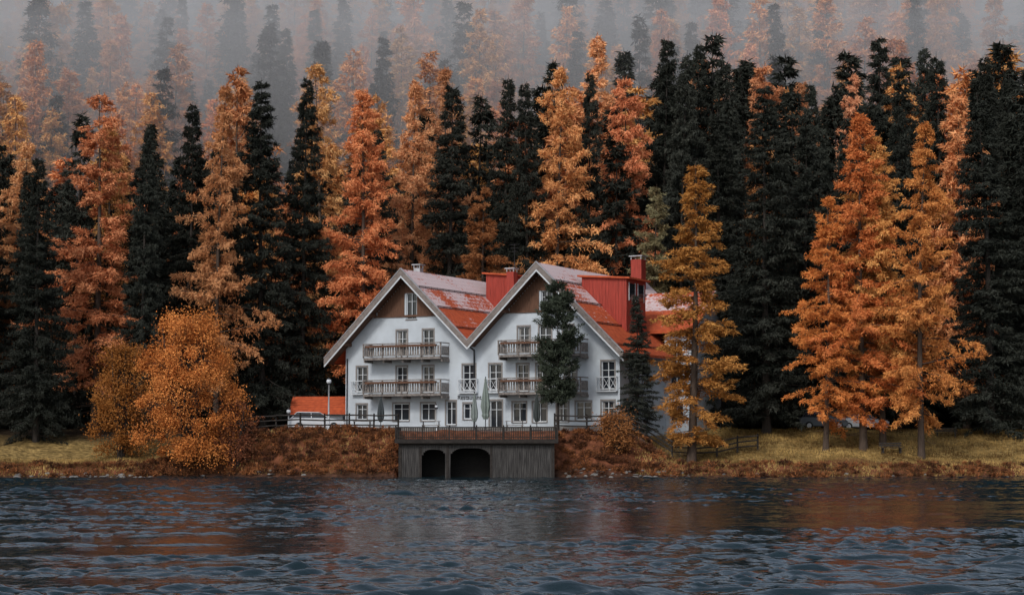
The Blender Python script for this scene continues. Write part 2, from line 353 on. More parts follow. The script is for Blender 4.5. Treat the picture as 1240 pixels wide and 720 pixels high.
# ------------------------------------------------------------ broadleaf trees, scrub, grass
def broadleaf(name,seed,Ht,W,nl=26000,z0=.6,nc=130):
    rng=np.random.default_rng(seed); WV=[];WF=[]
    def add(p,r,n=5):
        v,f=tube_pts(p,r,n); o=len(WV); WV.extend(v); WF.extend([tuple(k+o for k in q) for q in f[:-2]])
    stems=[]
    for k in range(6):
        aa=rng.random()*6.28; sp=rng.uniform(.1,.55)*W*.5
        p=[(0.15*math.cos(aa),.15*math.sin(aa),-.3),(sp*.35*math.cos(aa),sp*.35*math.sin(aa),Ht*.3),(sp*.8*math.cos(aa),sp*.8*math.sin(aa),Ht*.6),(sp*math.cos(aa),sp*math.sin(aa),Ht*.88)]
        add(p,[.16,.12,.07,.02],6); stems.append(p)
    cen=[];cr=[]
    for k in range(nc):
        th=rng.random()*6.28; zz=rng.uniform(z0,Ht*.95); q=(zz-z0)/(Ht-z0)
        rr=W*.5*(math.sin(math.pi*min(1,(q*.8+.2))**.85)**.6)*rng.uniform(.35,1.0)
        c=np.array((rr*math.cos(th),rr*math.sin(th),zz)); cen.append(c); cr.append(rng.uniform(.35,1.0))
        st=stems[rng.integers(6)]; j=1 if zz<Ht*.5 else 2; s0=Vector(st[j]); e=Vector(c)
        if e.z<s0.z: s0=Vector(st[0]).lerp(s0,max(.3,e.z/s0.z*.6))
        mid=s0.lerp(e,.5)+Vector((0,0,.2)); add([s0,mid,e],[.05,.03,.008],4)
        for w in range(5):
            add([mid.lerp(e,.5),e+Vector(rng.normal(size=3)*.6)],[.014,.004],3)
    cen=np.array(cen);cr=np.array(cr); ci=rng.integers(len(cen),size=nl)
    g=rng.normal(size=(nl,3)); Cc=cen[ci]+g*(cr[ci]*.52)[:,None]
    D=rng.normal(size=(nl,3)); D[:,2]-=.3; D/=np.linalg.norm(D,axis=1,keepdims=True)
    sh=np.clip(.6*rng.random(len(cen))[ci]+.45*rng.random(nl)-.05,0,1)
    return build_plant(name,(WV,WF),Cc,D,rng.uniform(.09,.19,nl),rng.uniform(.07,.12,nl),sh,[m_bark,m_leaf],rng)
def put_tree(nm,me,x,y,col=(1,1,1)):
    o=obj(nm,me,None,(x,y,H(x,y)-.05)); o.color=(*col,1); return o
put_tree('maple_tree',broadleaf('maple_mesh',31,11.4,8.4,46000,.6,120),-23.6,133.6,(1,.86,.8))
put_tree('maple_tree',broadleaf('maple_small_mesh',32,9.2,5.0,18000,.6,70),-29.5,137.5,(.72,.60,.6))
put_tree('rowan_bush',broadleaf('rowan_mesh',34,4.6,3.2,6000,.3,40),-20.2,133.6,(.45,.5,.7))
put_tree('rowan_bush',broadleaf('rowan_mesh2',35,2.4,3.2,5000,.2,40),7.6,134.2,(.5,.5,.6))
def scrub(name,seed,spots,mats,hl=(.12,.3)):
    rng=np.random.default_rng(seed); Cs=[];Ds=[];Sh=[];WV=[];WF=[]
    for (x,y,r,n) in spots:
        z=H(x,y); g=rng.normal(size=(n,3)); g/=np.linalg.norm(g,axis=1,keepdims=True); g[:,2]=np.abs(g[:,2])
        Cs.append(np.array((x,y,z))+g*(r*rng.random(n)**.5)[:,None]*np.array((1,1,.8))); d=g+rng.normal(size=(n,3))*.6; Ds.append(d/np.linalg.norm(d,axis=1,keepdims=True))
        Sh.append(np.clip(rng.random()**1.4*.9+rng.random(n)*.3-.12,0,1))
        for k in range(4):
            aa=rng.random()*6.28; v,f=tube_pts([(x,y,z-.1),(x+math.cos(aa)*r*.7,y+math.sin(aa)*r*.7,z+r*.9)],[.018,.005],3); o=len(WV); WV+=v; WF+=[tuple(q+o for q in h) for h in f[:-2]]
    Cs=np.concatenate(Cs);Ds=np.concatenate(Ds);Sh=np.concatenate(Sh); n=len(Cs)
    return obj(name,build_plant(name,(WV,WF),Cs,Ds,rng.uniform(*hl,n),rng.uniform(.03,.09,n),Sh,mats,rng))
R2=random.Random(3); sp=[]
for k in range(560):
    x=R2.uniform(-27,-8.5) if k%5 else R2.uniform(3.5,11); q=R2.random(); y=shore(x)+.15+q*3.9; sp.append((x,y,R2.uniform(.2,.65-.25*q),110))
for k in range(480):
    x=R2.uniform(10,50) if k%3 else R2.uniform(-50,-26); y=shore(x)+.1+R2.random()**1.3*3; sp.append((x,y,R2.uniform(.12,.42),80))
scrub('bank_shrubs',41,sp,[m_bark,m_scrub])
rng=np.random.default_rng(8); n=60000
gx=np.concatenate([rng.uniform(9,52,n*3//4),rng.uniform(-50,-8.6,n//4)]); gs=np.concatenate([rng.random(n*3//4)**1.2*17,rng.random(n//4)*5])
gp=np.array([(x,shore(x)+.2+s,0) for x,s in zip(gx,gs)]); gp[:,2]=[H(x,y) for x,y,_ in gp]
gd=rng.normal(size=(n,3))*.35; gd[:,2]=1; gd/=np.linalg.norm(gd,axis=1,keepdims=True)
pt=np.array([mnoise.noise(Vector((x*.4,y*.4,9))) for x,y,_ in gp])
m_grass=foliage_mat('grass_blades',(.10,.055,.022),(.50,.32,.12))
obj('grass',build_plant('grass',([],[]),gp,gd,rng.uniform(.08,.28,n),rng.uniform(.03,.07,n),np.clip(.4+pt*1.1+rng.normal(size=n)*.15,0,1),[m_bark,m_grass],rng))

# shore rocks
bm=bmesh.new(); R3=random.Random(9)
for k in range(150):
    x=R3.choice([R3.uniform(-36,-26),R3.uniform(3.5,13),R3.uniform(-45,46)]); y=shore(x)+R3.uniform(-.2,.7); r=R3.uniform(.05,.2)
    if -8.3<x<3.2: continue
    t=bmesh.ops.create_icosphere(bm,subdivisions=2,radius=r); sx,sy,sz=R3.uniform(.8,1.6),R3.uniform(.7,1.2),R3.uniform(.35,.7); off=Vector((R3.random()*50,0,0))
    for v in t['verts']:
        d=1+.35*mnoise.noise(v.co/r*1.2+off); v.co=Vector((v.co.x*sx*d+x,v.co.y*sy*d+y,v.co.z*sz*d+max(0,H(x,y))+r*.05))
me=bpy.data.meshes.new('shore_rocks'); bm.to_mesh(me); bm.free(); m_rock=mat('rock',(.19,.18,.17),.85,.5,3,.02,15); me.materials.append(m_rock); obj('shore_rocks',me)

# ------------------------------------------------------------ HOTEL
m_wall=mat('white_stucco',(.51,.56,.61),.9,.14,.8,.01,30)
m_wood=mat('brown_cladding',(.13,.065,.04),.75,.4,4,.01,10,stretch=(6,6,.5))
m_fasc=mat('fascia_wood',(.20,.17,.155),.7,.3,4)
m_whit=mat('white_paint',(.58,.61,.64),.6,.08,3)
m_balc=mat('weathered_balcony_wood',(.22,.195,.18),.85,.55,5,.005,20)
m_red=mat('red_cladding',(.34,.048,.032),.65,.35,3,.012,6,stretch=(5,5,.3))
m_dark=mat('dark_metal',(.05,.05,.055),.5,.2,4,metal=.3)
m_met=mat('sheet_metal',(.5,.5,.52),.4,.2,4,metal=.6)
m_glass,N,L=new_mat('window_glass'); b=N['Principled BSDF']; b.inputs['Base Color'].default_value=(.02,.024,.03,1); b.inputs['Roughness'].default_value=.06; b.inputs['Specular IOR Level'].default_value=.6
m_curt=mat('curtain',(.28,.27,.26),.9,.25,6,stretch=(8,8,.2))
m_roof,N,L=new_mat('red_tile_roof_with_snow'); b=N['Principled BSDF']; b.inputs['Roughness'].default_value=.8; b.inputs['Specular IOR Level'].default_value=.2
tc=N.new('ShaderNodeTexCoord'); sx=N.new('ShaderNodeSeparateXYZ'); L.new(tc.outputs['Object'],sx.inputs[0])
def M(op,a,c=0.,cl=False):
    q=N.new('ShaderNodeMath'); q.operation=op; q.use_clamp=cl
    for i,s in enumerate((a,c)):
        if isinstance(s,(int,float)): q.inputs[i].default_value=s
        else: L.new(s,q.inputs[i])
    return q.outputs[0]
def NZ(sc,st,det=5):
    mp=N.new('ShaderNodeMapping'); mp.inputs['Scale'].default_value=st; L.new(tc.outputs['Object'],mp.inputs['Vector'])
    n=N.new('ShaderNodeTexNoise'); n.inputs['Scale'].default_value=sc; n.inputs['Detail'].default_value=det; L.new(mp.outputs[0],n.inputs['Vector']); return n.outputs[0]
X,Y,Z=sx.outputs
rowf=M('FRACT',M('MULTIPLY',Z,3.0)); colf=M('FRACT',M('MULTIPLY',Y,3.3))
hgt=M('ADD',M('MULTIPLY',rowf,-.6),M('MULTIPLY',M('SINE',M('MULTIPLY',colf,6.283)),.25))
pan=M('FRACT',M('MULTIPLY',M('SUBTRACT',Z,11.48),.5917))
g=M('MULTIPLY',M('SUBTRACT',Z,10.0),.46)
sn=M('ADD',g,M('MULTIPLY',M('SUBTRACT',NZ(.40,(1,1,1),4),.5),3.0))
sn=M('ADD',sn,M('MULTIPLY',M('SUBTRACT',NZ(4,(1,1,2),6),.5),3.4))
sn=M('ADD',sn,M('MULTIPLY',pan,-.95)); sn=M('ADD',sn,M('MULTIPLY',rowf,-.55)); sn=M('ADD',sn,.74)
sn=M('MULTIPLY',sn,1.7,True)
geo=N.new('ShaderNodeNewGeometry'); sg=N.new('ShaderNodeSeparateXYZ'); L.new(geo.outputs['Normal'],sg.inputs[0])
sn=M('MULTIPLY',sn,M('GREATER_THAN',sg.outputs[2],.4)); sn=M('MULTIPLY',sn,.78)
rd=N.new('ShaderNodeMix'); rd.data_type='RGBA'; rd.inputs[6].default_value=(.22,.035,.018,1); rd.inputs[7].default_value=(.66,.14,.05,1); L.new(NZ(3,(1,1,1),6),rd.inputs[0])
rs=N.new('ShaderNodeMix'); rs.data_type='RGBA'; rs.inputs[7].default_value=(.64,.59,.61,1); L.new(rd.outputs[2],rs.inputs[6]); L.new(sn,rs.inputs[0]); L.new(rs.outputs[2],b.inputs['Base Color'])
bp=N.new('ShaderNodeBump'); bp.inputs['Distance'].default_value=.06; L.new(hgt,bp.inputs['Height']); L.new(bp.outputs[0],b.inputs['Normal'])

HO=empty('hotel_building',(-2.6,145,3.45),rad(-28))
K=.966; AZ=12.9
def roofz(u):
    return max(AZ-abs(u+6.6)*K, AZ-abs(u-5.77)*K)
VX=-.415; VZ=roofz(VX)
top=[(-12.7,roofz(-12.7)),(-6.6,AZ),(VX,VZ),(5.77,AZ),(12.3,roofz(12.3))]
wallpoly=[(-12.7,-.6),(12.3,-.6)]+[(u,z-.2) for u,z in reversed(top)]
walls=prism('walls',wallpoly,0,19,m_wall,HO)
W=[]
for u in (-7.25,-4.75): W+=[('f',u,5.95,8.1,1.0),('f',u,3.0,5.15,1.0)]
W+=[('f',-11.1,3.15,5.2,1.0),('f',-.95,3.15,5.2,1.15),('f',-11.1,.85,2.1,1.0),('f',-7.3,.75,2.15,1.5),('f',-4.75,.75,2.15,1.3),('f',-2.6,.4,2.3,.9),('f',-.9,.85,2.1,1.1)]
W+=[('f',1.45,3.15,5.2,1.1)]
for u in (3.9,5.6,8.1): W+=[('f',u,3.0,5.15,1.0)]
for u in (4.0,5.9): W+=[('f',u,5.95,8.1,1.05)]
W+=[('f',7.9,5.95,8.1,.9),('f',11.3,3.1,5.25,1.1),('f',3.6,.6,2.15,1.2),('f',5.4,.6,2.15,1.2),('f',9.2,.75,2.15,1.3),('f',11.3,.5,2.2,1.1),('f',1.5,.1,2.3,1.1),('f',7.4,.6,2.15,1.0)]
W+=[('f',-6.35,9.0,11.15,.95),('f',6.0,9.3,10.9,.9)]
for v in (2.3,5.2): W+=[('s',v,3.1,5.2,1.1),('s',v,.5,2.2,1.1)]
def wbox(w,d0,d1,grow=0.):
    f,c,z0,z1,wd=w; h=wd/2+grow
    if f=='f': return (c-h,c+h,d0,d1,z0-grow,z1+grow)
    return (12.3-d1,12.3-d0,c-h,c+h,z0-grow,z1+grow)
cut=boxes('cut',[wbox(w,-.3,.28) for w in W],m_wall,HO)
bo=walls.modifiers.new('b','BOOLEAN'); bo.operation='DIFFERENCE'; bo.object=cut; bo.solver='EXACT'
bpy.context.view_layer.update(); dg=bpy.context.evaluated_depsgraph_get(); nm=bpy.data.meshes.new_from_object(walls.evaluated_get(dg)); walls.modifiers.clear(); walls.data=nm
bpy.data.objects.remove(cut)
glass=[];frm=[];sill=[];curt=[]
for w in W:
    f,c,z0,z1,wd=w; h=wd/2
    glass.append(wbox(w,.2,.24,-.01))
    def fr(a0,a1,q0,q1,d0=.10,d1=.17):
        if f=='f': frm.append((a0,a1,d0,d1,q0,q1))
        else: frm.append((12.3-d1,12.3-d0,a0,a1,q0,q1))
    fr(c-h+.002,c-h+.06,z0+.002,z1-.002); fr(c+h-.06,c+h-.002,z0+.002,z1-.002); fr(c-h+.06,c+h-.06,z0+.002,z0+.08); fr(c-h+.06,c+h-.06,z1-.07,z1-.002)
    fr(c-.03,c+.03,z0+.08,z1-.07,.11,.168)
    zz=z0+(z1-z0)*.68; fr(c-h+.06,c-.03,zz-.02,zz+.02,.12,.16); fr(c+.03,c+h-.06,zz-.02,zz+.02,.12,.16)
    if f=='f': sill.append((c-h-.08,c+h+.08,-.08,.09,z0-.06,z0-.003))
    if R3.random()<.35 and f=='f': cw=h*R3.uniform(.3,.5); curt.append((c-h+.03,c-h+cw,.185,.197,z0+.1,z1-.1)); curt.append((c+h-cw,c+h-.03,.185,.197,z0+.1,z1-.1))
boxes('window_glass',glass,m_glass,HO); boxes('window_frames',frm,m_whit,HO); boxes('window_sills',sill,m_balc,HO); boxes('curtains',curt,m_curt,HO)
sur=[]
for w in W:
    f,c,z0,z1,wd=w; h=wd/2
    if f=='f' and z0<8:
        sur+=[(c-h-.11,c-h-.003,-.03,.02,z0,z1),(c+h+.003,c+h+.11,-.03,.02,z0,z1),(c-h-.11,c+h+.11,-.035,.02,z1+.003,z1+.13)]
boxes('window_surrounds',sur,mat('window_surround',(.24,.22,.21),.8,.2,3),HO)
ro=[(-14,roofz(-14)),(-6.6,AZ),(VX,VZ),(5.77,AZ),(13.2,roofz(13.2))]
ro=[(u,z+.12) for u,z in ro]
prism('roof',[(u,z-.36) for u,z in ro]+list(reversed(ro)),-1.25,20,m_roof,HO)
def slope_strip(name,a,b2,dz0,dz1,y0,y1,m):
    (ua,za),(ub,zb)=a,b2
    return prism(name,[(ua,za+dz0),(ub,zb+dz0),(ub,zb+dz1),(ua,za+dz1)],y0,y1,m,HO)
pairs=[(ro[0],ro[1]),(ro[1],ro[2]),(ro[2],ro[3]),(ro[3],ro[4])]
for a_,b_ in pairs:
    slope_strip('barge_board',a_,b_,-.52,.03,-1.33,-1.253,m_fasc)
    slope_strip('barge_cap',a_,b_,.033,.09,-1.37,-1.15,m_met)
    slope_strip('barge_trim',a_,b_,-.70,-.525,-1.30,-1.24,m_whit)
    slope_strip('soffit',a_,b_,-.44,-.363,-1.23,-.005,m_wood)
tubes('gutters',[([(-14.05,-1.2,ro[0][1]-.3),(-14.05,20,ro[0][1]-.3)],.09),([(13.25,-1.2,ro[4][1]-.3),(13.25,20,ro[4][1]-.3)],.09),
   ([(VX,-.12,VZ-.55),(VX,-.12,0)],.06),([(VX,-1.3,VZ-.2),(VX,-.12,VZ-.6)],.07),([(-12.5,-.1,5.9),(-12.5,-.1,0)],.05)],m_dark,HO)
cl=[]
for c in (-6.6,5.77):
    u=c-3.0
    win=[w for w in W if w[2]>8.9 and abs(w[1]-c)<1][0]
    while u<c+3.0:
        zt=min(AZ-abs(u-c)*K,AZ-abs(u+.2-c)*K)-.26
        if zt>9.4:
            if u+.2>win[1]-win[4]/2 and u<win[1]+win[4]/2:
                if win[3]<zt: cl.append((u,u+.192,-.06,-.004,win[3],zt))
                if win[2]>9.36: cl.append((u,u+.192,-.06,-.004,9.36,win[2]))
            else: cl.append((u,u+.192,-.06,-.004,9.36,zt))
        u+=.2
    cl.append((c-3.3,c+3.3,-.10,-.003,9.2,9.355))
boxes('gable_cladding',cl,m_wood,HO)
pu=[]
for c in (-6.6,5.77):
    for du in (-5.6,-3.2,0,3.2,5.6):
        if c+du<-13 or abs(c+du-VX)<1: continue
        zz=roofz(c+du)-.30; pu.append((c+du-.1,c+du+.1,-1.2,-.003,zz-.28,zz-.02))
boxes('purlins',pu,m_wood,HO)
def balcony(name,u0,u1,z):
    L_=[(u0,u1,-1.35,-.003,z-.18,z)]
    L_+=[(u0+i*(u1-u0)/4-.06,u0+i*(u1-u0)/4+.06,-1.2,-.003,z-.38,z-.183) for i in range(5)]
    boxes(name+'_slab',L_,m_balc,HO)
    q=[]; rb=[(u0-.04,u1+.04,-1.43,-1.25,z+1.08,z+1.16),(u0,u1,-1.37,-1.31,z+.14,z+.20),(u0,u1,-1.37,-1.31,z+.86,z+.91)]
    for uu in (u0,u1): rb+=[(uu-.04,uu+.04,-1.25,-.003,z+1.08,z+1.155),(uu-.03,uu+.03,-1.3,-.003,z+.14,z+.20)]
    n=int((u1-u0)/.23)
    for i in range(n+1):
        uu=u0+i*(u1-u0)/n; w_=.045 if i%2 else .075; q.append((uu-w_,uu+w_,-1.345,-1.315,z+.203,z+.857))
    for i in range(7):
        yy=-1.1+i*.17
        for uu in (u0,u1): q.append((uu-.015,uu+.015,yy-.05,yy+.05,z+.203,z+.86))
    ps=[(u0+i*(u1-u0)/4-.05,u0+i*(u1-u0)/4+.05,-1.40,-1.30,z+.002,z+1.078) for i in range(5)]
    boxes(name+'_rails',rb,m_balc,HO); boxes(name+'_balusters',q,m_balc,HO); boxes(name+'_posts',ps,m_balc,HO)
    boxes(name+'_flower_box',[(u0+.3,u1-.3,-1.62,-1.44,z+.82,z+1.0)],m_wood,HO)
balcony('balcony_a',-10.1,-2.8,5.85); balcony('balcony_b',-10.1,-2.8,2.9); balcony('balcony_c',2.45,9.6,5.85); balcony('balcony_d',2.45,9.6,2.9)
jr=[];tb=[]
for u in (-11.1,-.95,1.45,11.3):
    z=3.0; a0,a1=u-.85,u+.85
    jr+=[(a0,a1,-.34,-.28,z+1.0,z+1.07),(a0,a1,-.33,-.29,z+.08,z+.13),(a0,a0+.06,-.27,-.003,z+1.0,z+1.06),(a1-.06,a1,-.27,-.003,z+1.0,z+1.06),(a0,a1,-.34,-.003,z-.1,z-.02)]
    for i in range(4):
        uu=a0+i*(a1-a0)/3; jr.append((uu-.025,uu+.025,-.325,-.295,z+.0,z+.998))
    for i in range(3):
        ua=a0+i*(a1-a0)/3; ub=a0+(i+1)*(a1-a0)/3
        tb+=[([(ua,-.31,z+.12),(ub,-.31,z+1.0)],.022),([(ub,-.31,z+.12),(ua,-.31,z+1.0)],.022)]
boxes('window_railings',jr,m_whit,HO); tubes('window_railing_crosses',tb,m_whit,HO,n=5)
def dorm(name,u0,u1,v0,v1,ztop):
    zb=roofz(u1)-.2; za=roofz(u0)-.2
    prism(name+'_cheeks',[(u0,za),(u1,zb),(u1,ztop-.25),(u0,ztop)],v0,v1,m_red,HO)
    prism(name+'_roof',[(u0-.3,ztop+.03),(u1+.35,ztop-.29),(u1+.35,ztop-.15),(u0-.3,ztop+.17)],v0-.25,v1+.25,m_roof,HO)
    bd=[];uu=u0+.1
    while uu<u1-.05:
        bd.append((uu,uu+.03,v0-.025,v0-.003,roofz(uu)+.15,ztop-.08-(uu-u0)/(u1-u0)*.25)); uu+=.28
    boxes(name+'_battens',bd,m_red,HO)
    g=[];h=[]
    vv=v0+.5
    while vv<v1-1:
        g.append((u1+.003,u1+.03,vv,vv+1.1,ztop-1.9,ztop-.6)); h+=[(u1+.003,u1+.05,vv-.08,vv-.002,ztop-1.98,ztop-.52),(u1+.003,u1+.05,vv+1.102,vv+1.18,ztop-1.98,ztop-.52)]; vv+=1.7
    boxes(name+'_glass',g,m_glass,HO); boxes(name+'_frames',h,m_whit,HO)
dorm('dormer_big',7.4,11.3,3.5,7.2,12.15)
dorm('dormer_small',-4.9,-2.0,10.0,13.5,13.4)
def chim(u,v,z0,z1,s,m_):
    boxes('chimney',[(u-s,u+s,v-s,v+s,z0,z1)],m_,HO,bevel=.02); boxes('chimney_cap',[(u-s-.12,u+s+.12,v-s-.12,v+s+.12,z1+.25,z1+.33),(u-s,u-s+.07,v-s,v-s+.07,z1+.003,z1+.247),(u+s-.07,u+s,v+s-.07,v+s,z1+.003,z1+.247),(u-s,u-s+.07,v+s-.07,v+s,z1+.003,z1+.247),(u+s-.07,u+s,v-s,v-s+.07,z1+.003,z1+.247)],m_met,HO)
chim(6.1,17.5,11.5,14.8,.5,m_red); chim(-6.9,2,12.0,13.35,.3,m_met); chim(-10.4,6,8.5,12.3,.4,m_red); chim(-1.9,9.1,8.5,13.4,.35,m_red)
tubes('antenna',[([(-3.3,12.2,13.3),(-3.3,12.2,16.2)],.025),([(-3.8,12.2,16.1),(-2.8,12.2,16.1)],.015),([(-3.7,12.2,15.8),(-2.9,12.2,15.8)],.015),([(-3.6,12.2,15.5),(-3.0,12.2,15.5)],.015)],m_dark,HO,n=4)
sgd=[]
for c,s_,lim in ((-6.6,1,5.6),(-6.6,-1,7),(5.77,1,7),(5.77,-1,5.6)):
    d=1.6
    while d<lim:
        u=c+s_*d; z=AZ-d*K+.12; sgd.append(([(u,-1.1,z+.14),(u,19.8,z+.14)],.03)); sgd.append(([(u,-1.1,z+.05),(u,19.8,z+.05)],.025))
        for k in range(22): sgd.append(([(u,-1.0+k*.95,z),(u,-1.0+k*.95,z+.18)],.02))
        d+=1.75
tubes('snow_guards',sgd,m_dark,HO,n=4)
prism('wing_walls',[(8.7,-.6),(17.3,-.6),(17.3,8.0),(13,11.0),(8.7,8.0)],12.32,14.6,m_wall,HO,axis='x')
prism('wing_roof',[(8.1,7.75),(13,11.17),(17.9,7.75),(17.9,8.0),(13,11.42),(8.1,8.0)],9,15.1,m_roof,HO,axis='x')
wg=[];wf=[]
for z0 in (.7,3.3,5.6):
    wg.append((12.9,13.9,8.66,8.69,z0,z0+1.5)); wf+=[(12.8,12.898,8.63,8.697,z0-.1,z0+1.6),(13.902,14.0,8.63,8.697,z0-.1,z0+1.6),(13.38,13.42,8.64,8.658,z0,z0+1.5)]
boxes('wing_glass',wg,m_glass,HO); boxes('wing_frames',wf,m_whit,HO)
tcu=bpy.data.curves.new('restaurant_sign','FONT'); tcu.body='Restaurant'; tcu.size=.5; tcu.extrude=.02; tcu.align_x='CENTER'
to=bpy.data.objects.new('restaurant_lettering',tcu); COL.objects.link(to); to.parent=HO; to.location=(-.9,-.03,2.42); to.rotation_euler=(rad(90),0,0); tcu.materials.append(m_dark)
boxes('plinth',[(-12.73,12.33,-.04,-.003,-.5,.25)],mat('stone_plinth',(.22,.21,.2),.9,.3,2,.02,8),HO)

# ------------------------------------------------------------ annex
AN=empty('garden_shed',(-16.3,153,3.4),rad(-6))
boxes('shed_walls',[(-2.1,2.1,0,3,0,1.5)],m_wall,AN)
prism('shed_roof',[(-.5,1.35),(1.5,2.75),(3.5,1.35),(3.5,1.5),(1.5,2.9),(-.5,1.5)],-2.5,2.5,m_roof,AN,axis='x')
boxes('shed_door',[(-.5,.5,-.05,-.003,0,1.4)],m_wood,AN)

# ------------------------------------------------------------ boathouse terrace
BH=empty('boathouse_terrace',(-2.55,131.0,0))
m_plank=mat('grey_planks',(.062,.058,.056),.85,.75,2.5,.02,12,stretch=(7,7,.4)); m_dkwood=mat('dark_wood',(.028,.023,.02),.8,.4,4,.01,15)
m_bayshade=mat('bay_shade_black',(.012,.011,.010),.9,.3,4)  # near-black colour paints the shade inside the boat openings
hw=5.5; q=[];R4=random.Random(2); u=-hw
def opening(u):
    for c,h2,zt in ((-3.05,.85,2.0),(-.45,1.4,2.1)):
        if abs(u-c)<h2:
            e=(abs(u-c)/h2); return zt-.45*e**4
    return None
while u<hw:
    w_=.13; o=opening(u+w_/2); z0=-.6 if o is None else o; q.append((u,u+w_-.012,R4.uniform(-.02,.0),.07,z0,2.55+R4.uniform(-.02,0))); u+=w_
boxes('front_planks',q,m_plank,BH)
boxes('frame',[(-hw-.1,-hw+.12,-.06,.0-.025,-.6,2.55),(hw-.12,hw+.1,-.06,-.025,-.6,2.55),(-4.1,-3.93,-.06,-.025,-.6,2.2),(-2.17,-1.98,-.06,-.025,-.6,2.3),(.97,1.15,-.06,-.025,-.6,2.3),(-hw-.1,hw+.1,-.09,-.025,2.3,2.52)],m_dkwood,BH)
boxes('side_walls',[(-hw-.05,-hw+.1,.08,6,-.6,2.55),(hw-.1,hw+.05,.08,6,-.6,2.55)],m_plank,BH)
boxes('boat_bay_shade_lining',[(-hw+.1,hw-.1,2.0,2.1,-.9,2.55),(-2.09,-2.05,.08,2.0,-.9,2.4),(-4.0,-3.95,.08,2.0,-.9,2.4),(1.0,1.05,.08,2.0,-.9,2.4)],m_bayshade,BH)  # back wall and dividers, coloured dark so the bays look shaded
boxes('deck',[(-hw-.35,hw+.35,-.35,6.5,2.56,2.72),(-hw-.37,hw+.37,-.39,-.353,2.45,2.74)],m_dkwood,BH)
q=[(-hw-.3,hw+.3,-.3,-.22,3.55,3.63),(-hw-.3,hw+.3,-.28,-.24,2.86,2.92)]
for s_ in (-1,1): q+=[(s_*(hw+.26)-.04,s_*(hw+.26)+.04,-.22,5,3.55,3.62),(s_*(hw+.26)-.02,s_*(hw+.26)+.02,-.22,5,2.86,2.92)]
boxes('rail',q,m_dkwood,BH)
q=[];u=-hw-.3
while u<hw+.3: q.append((u-.03,u+.03,-.275,-.245,2.73,3.548)); u+=.13
y=-.1
while y<5:
    for s_ in (-1,1): q.append((s_*(hw+.26)-.015,s_*(hw+.26)+.015,y-.03,y+.03,2.73,3.548))
    y+=.14
boxes('balusters',q,m_dkwood,BH)
boxes('posts',[(-hw-.34+i*(2*hw+.6)/6,-hw-.24+i*(2*hw+.6)/6,-.33,-.20,2.73,3.75) for i in range(7)],m_dkwood,BH)

# ------------------------------------------------------------ fences
m_fence=mat('fence_wood',(.04,.034,.03),.85,.5,5,.01,15)
def fence(pts):
    F_=empty('wooden_fence',(0,0,0)); po=[];ra=[]
    P2=[]
    for (a_,b_) in zip(pts[:-1],pts[1:]):
        d=math.dist(a_,b_); n=max(1,int(d/1.6))
        for i in range(n): P2.append((a_[0]+(b_[0]-a_[0])*i/n,a_[1]+(b_[1]-a_[1])*i/n))
    P2.append(pts[-1]); R5=random.Random(4); T=[]
    for x,y in P2:
        z=H(x,y); T.append((x,y,z)); po.append(([(x,y,z-.3),(x+R5.uniform(-.03,.03),y,z+1.3)],[.085,.07]))
    for a_,b_ in zip(T[:-1],T[1:]):
        for h in (.4,.78,1.15):
            ra.append(([(a_[0],a_[1]-.08,a_[2]+h+R5.uniform(-.03,.03)),(b_[0],b_[1]-.08,b_[2]+h+R5.uniform(-.03,.03))],.06))
    tubes('posts',po,m_fence,F_,n=6); tubes('rails',ra,m_fence,F_,n=5)
fence([(-21.6,135.5),(-19.5,136.4),(-14,136.3),(-8.5,136)])
fence([(3.2,136),(8,136),(12,136.6),(15.5,138),(18.8,139.5)])

# ------------------------------------------------------------ lamps, parasols
def lamp(x,y,h,r=.2):
    z=H(x,y); E=empty('street_lamp',(x,y,z))
    tubes('pole',[([(0,0,-.2),(0,0,.5),(0,0,h)],[.09,.07,.055])],m_whit,E,n=10); tubes('collar',[([(0,0,h),(0,0,h+.12)],[.1,.14])],m_dark,E,n=10)
    bm=bmesh.new(); bmesh.ops.create_uvsphere(bm,u_segments=16,v_segments=10,radius=r); me=bpy.data.meshes.new('globe'); bm.to_mesh(me); bm.free()
    me.materials.append(m_whit); me.polygons.foreach_set('use_smooth',[True]*len(me.polygons)); g_=obj('globe',me,E,(0,0,h+.12+r*.8))
    tubes('cap',[([(0,0,h+.12+r*1.6),(0,0,h+.2+r*1.8)],[r*.8,.03])],m_dark,E,n=12)
lamp(-14.35,142.5,3.6,.2); lamp(-17.4,141.8,1.3,.17); lamp(-5.9,142,1.7,.12)
def parasol(x,y,h,col):
    z=H(x,y); E=empty('closed_parasol',(x,y,z)); m_=mat('parasol_cloth',col,.85,.2,6,stretch=(1,1,.3))
    tubes('pole',[([(0,0,0),(0,0,h+.1)],.035)],m_dark,E,n=8); boxes('base',[(-.4,.4,-.4,.4,-.05,.1)],m_dark,E,bevel=.03)
    v=[];f=[];prof=[(.9,.13),(1.2,.24),(1.35,.2),(1.9,.30),(2.5,.24),(3.2,.15),(h,.04)]; n=24
    if h<3.5: prof=[(.7,.1),(1.0,.2),(1.4,.22),(2.0,.15),(h,.04)]
    for zz,r in prof:
        for k in range(n):
            t=k*2*math.pi/n; rr=r*(1+.28*math.cos(8*t)); v.append((rr*math.cos(t),rr*math.sin(t),zz))
    for i in range(len(prof)-1):
        for k in range(n): f.append((i*n+k,i*n+(k+1)%n,(i+1)*n+(k+1)%n,(i+1)*n+k))
    f.append(tuple(reversed(range(n)))); f.append(tuple(range((len(prof)-1)*n,len(prof)*n))); me=mesh_from('folded_canopy',v,f,[m_]); obj('folded_canopy',me,E)
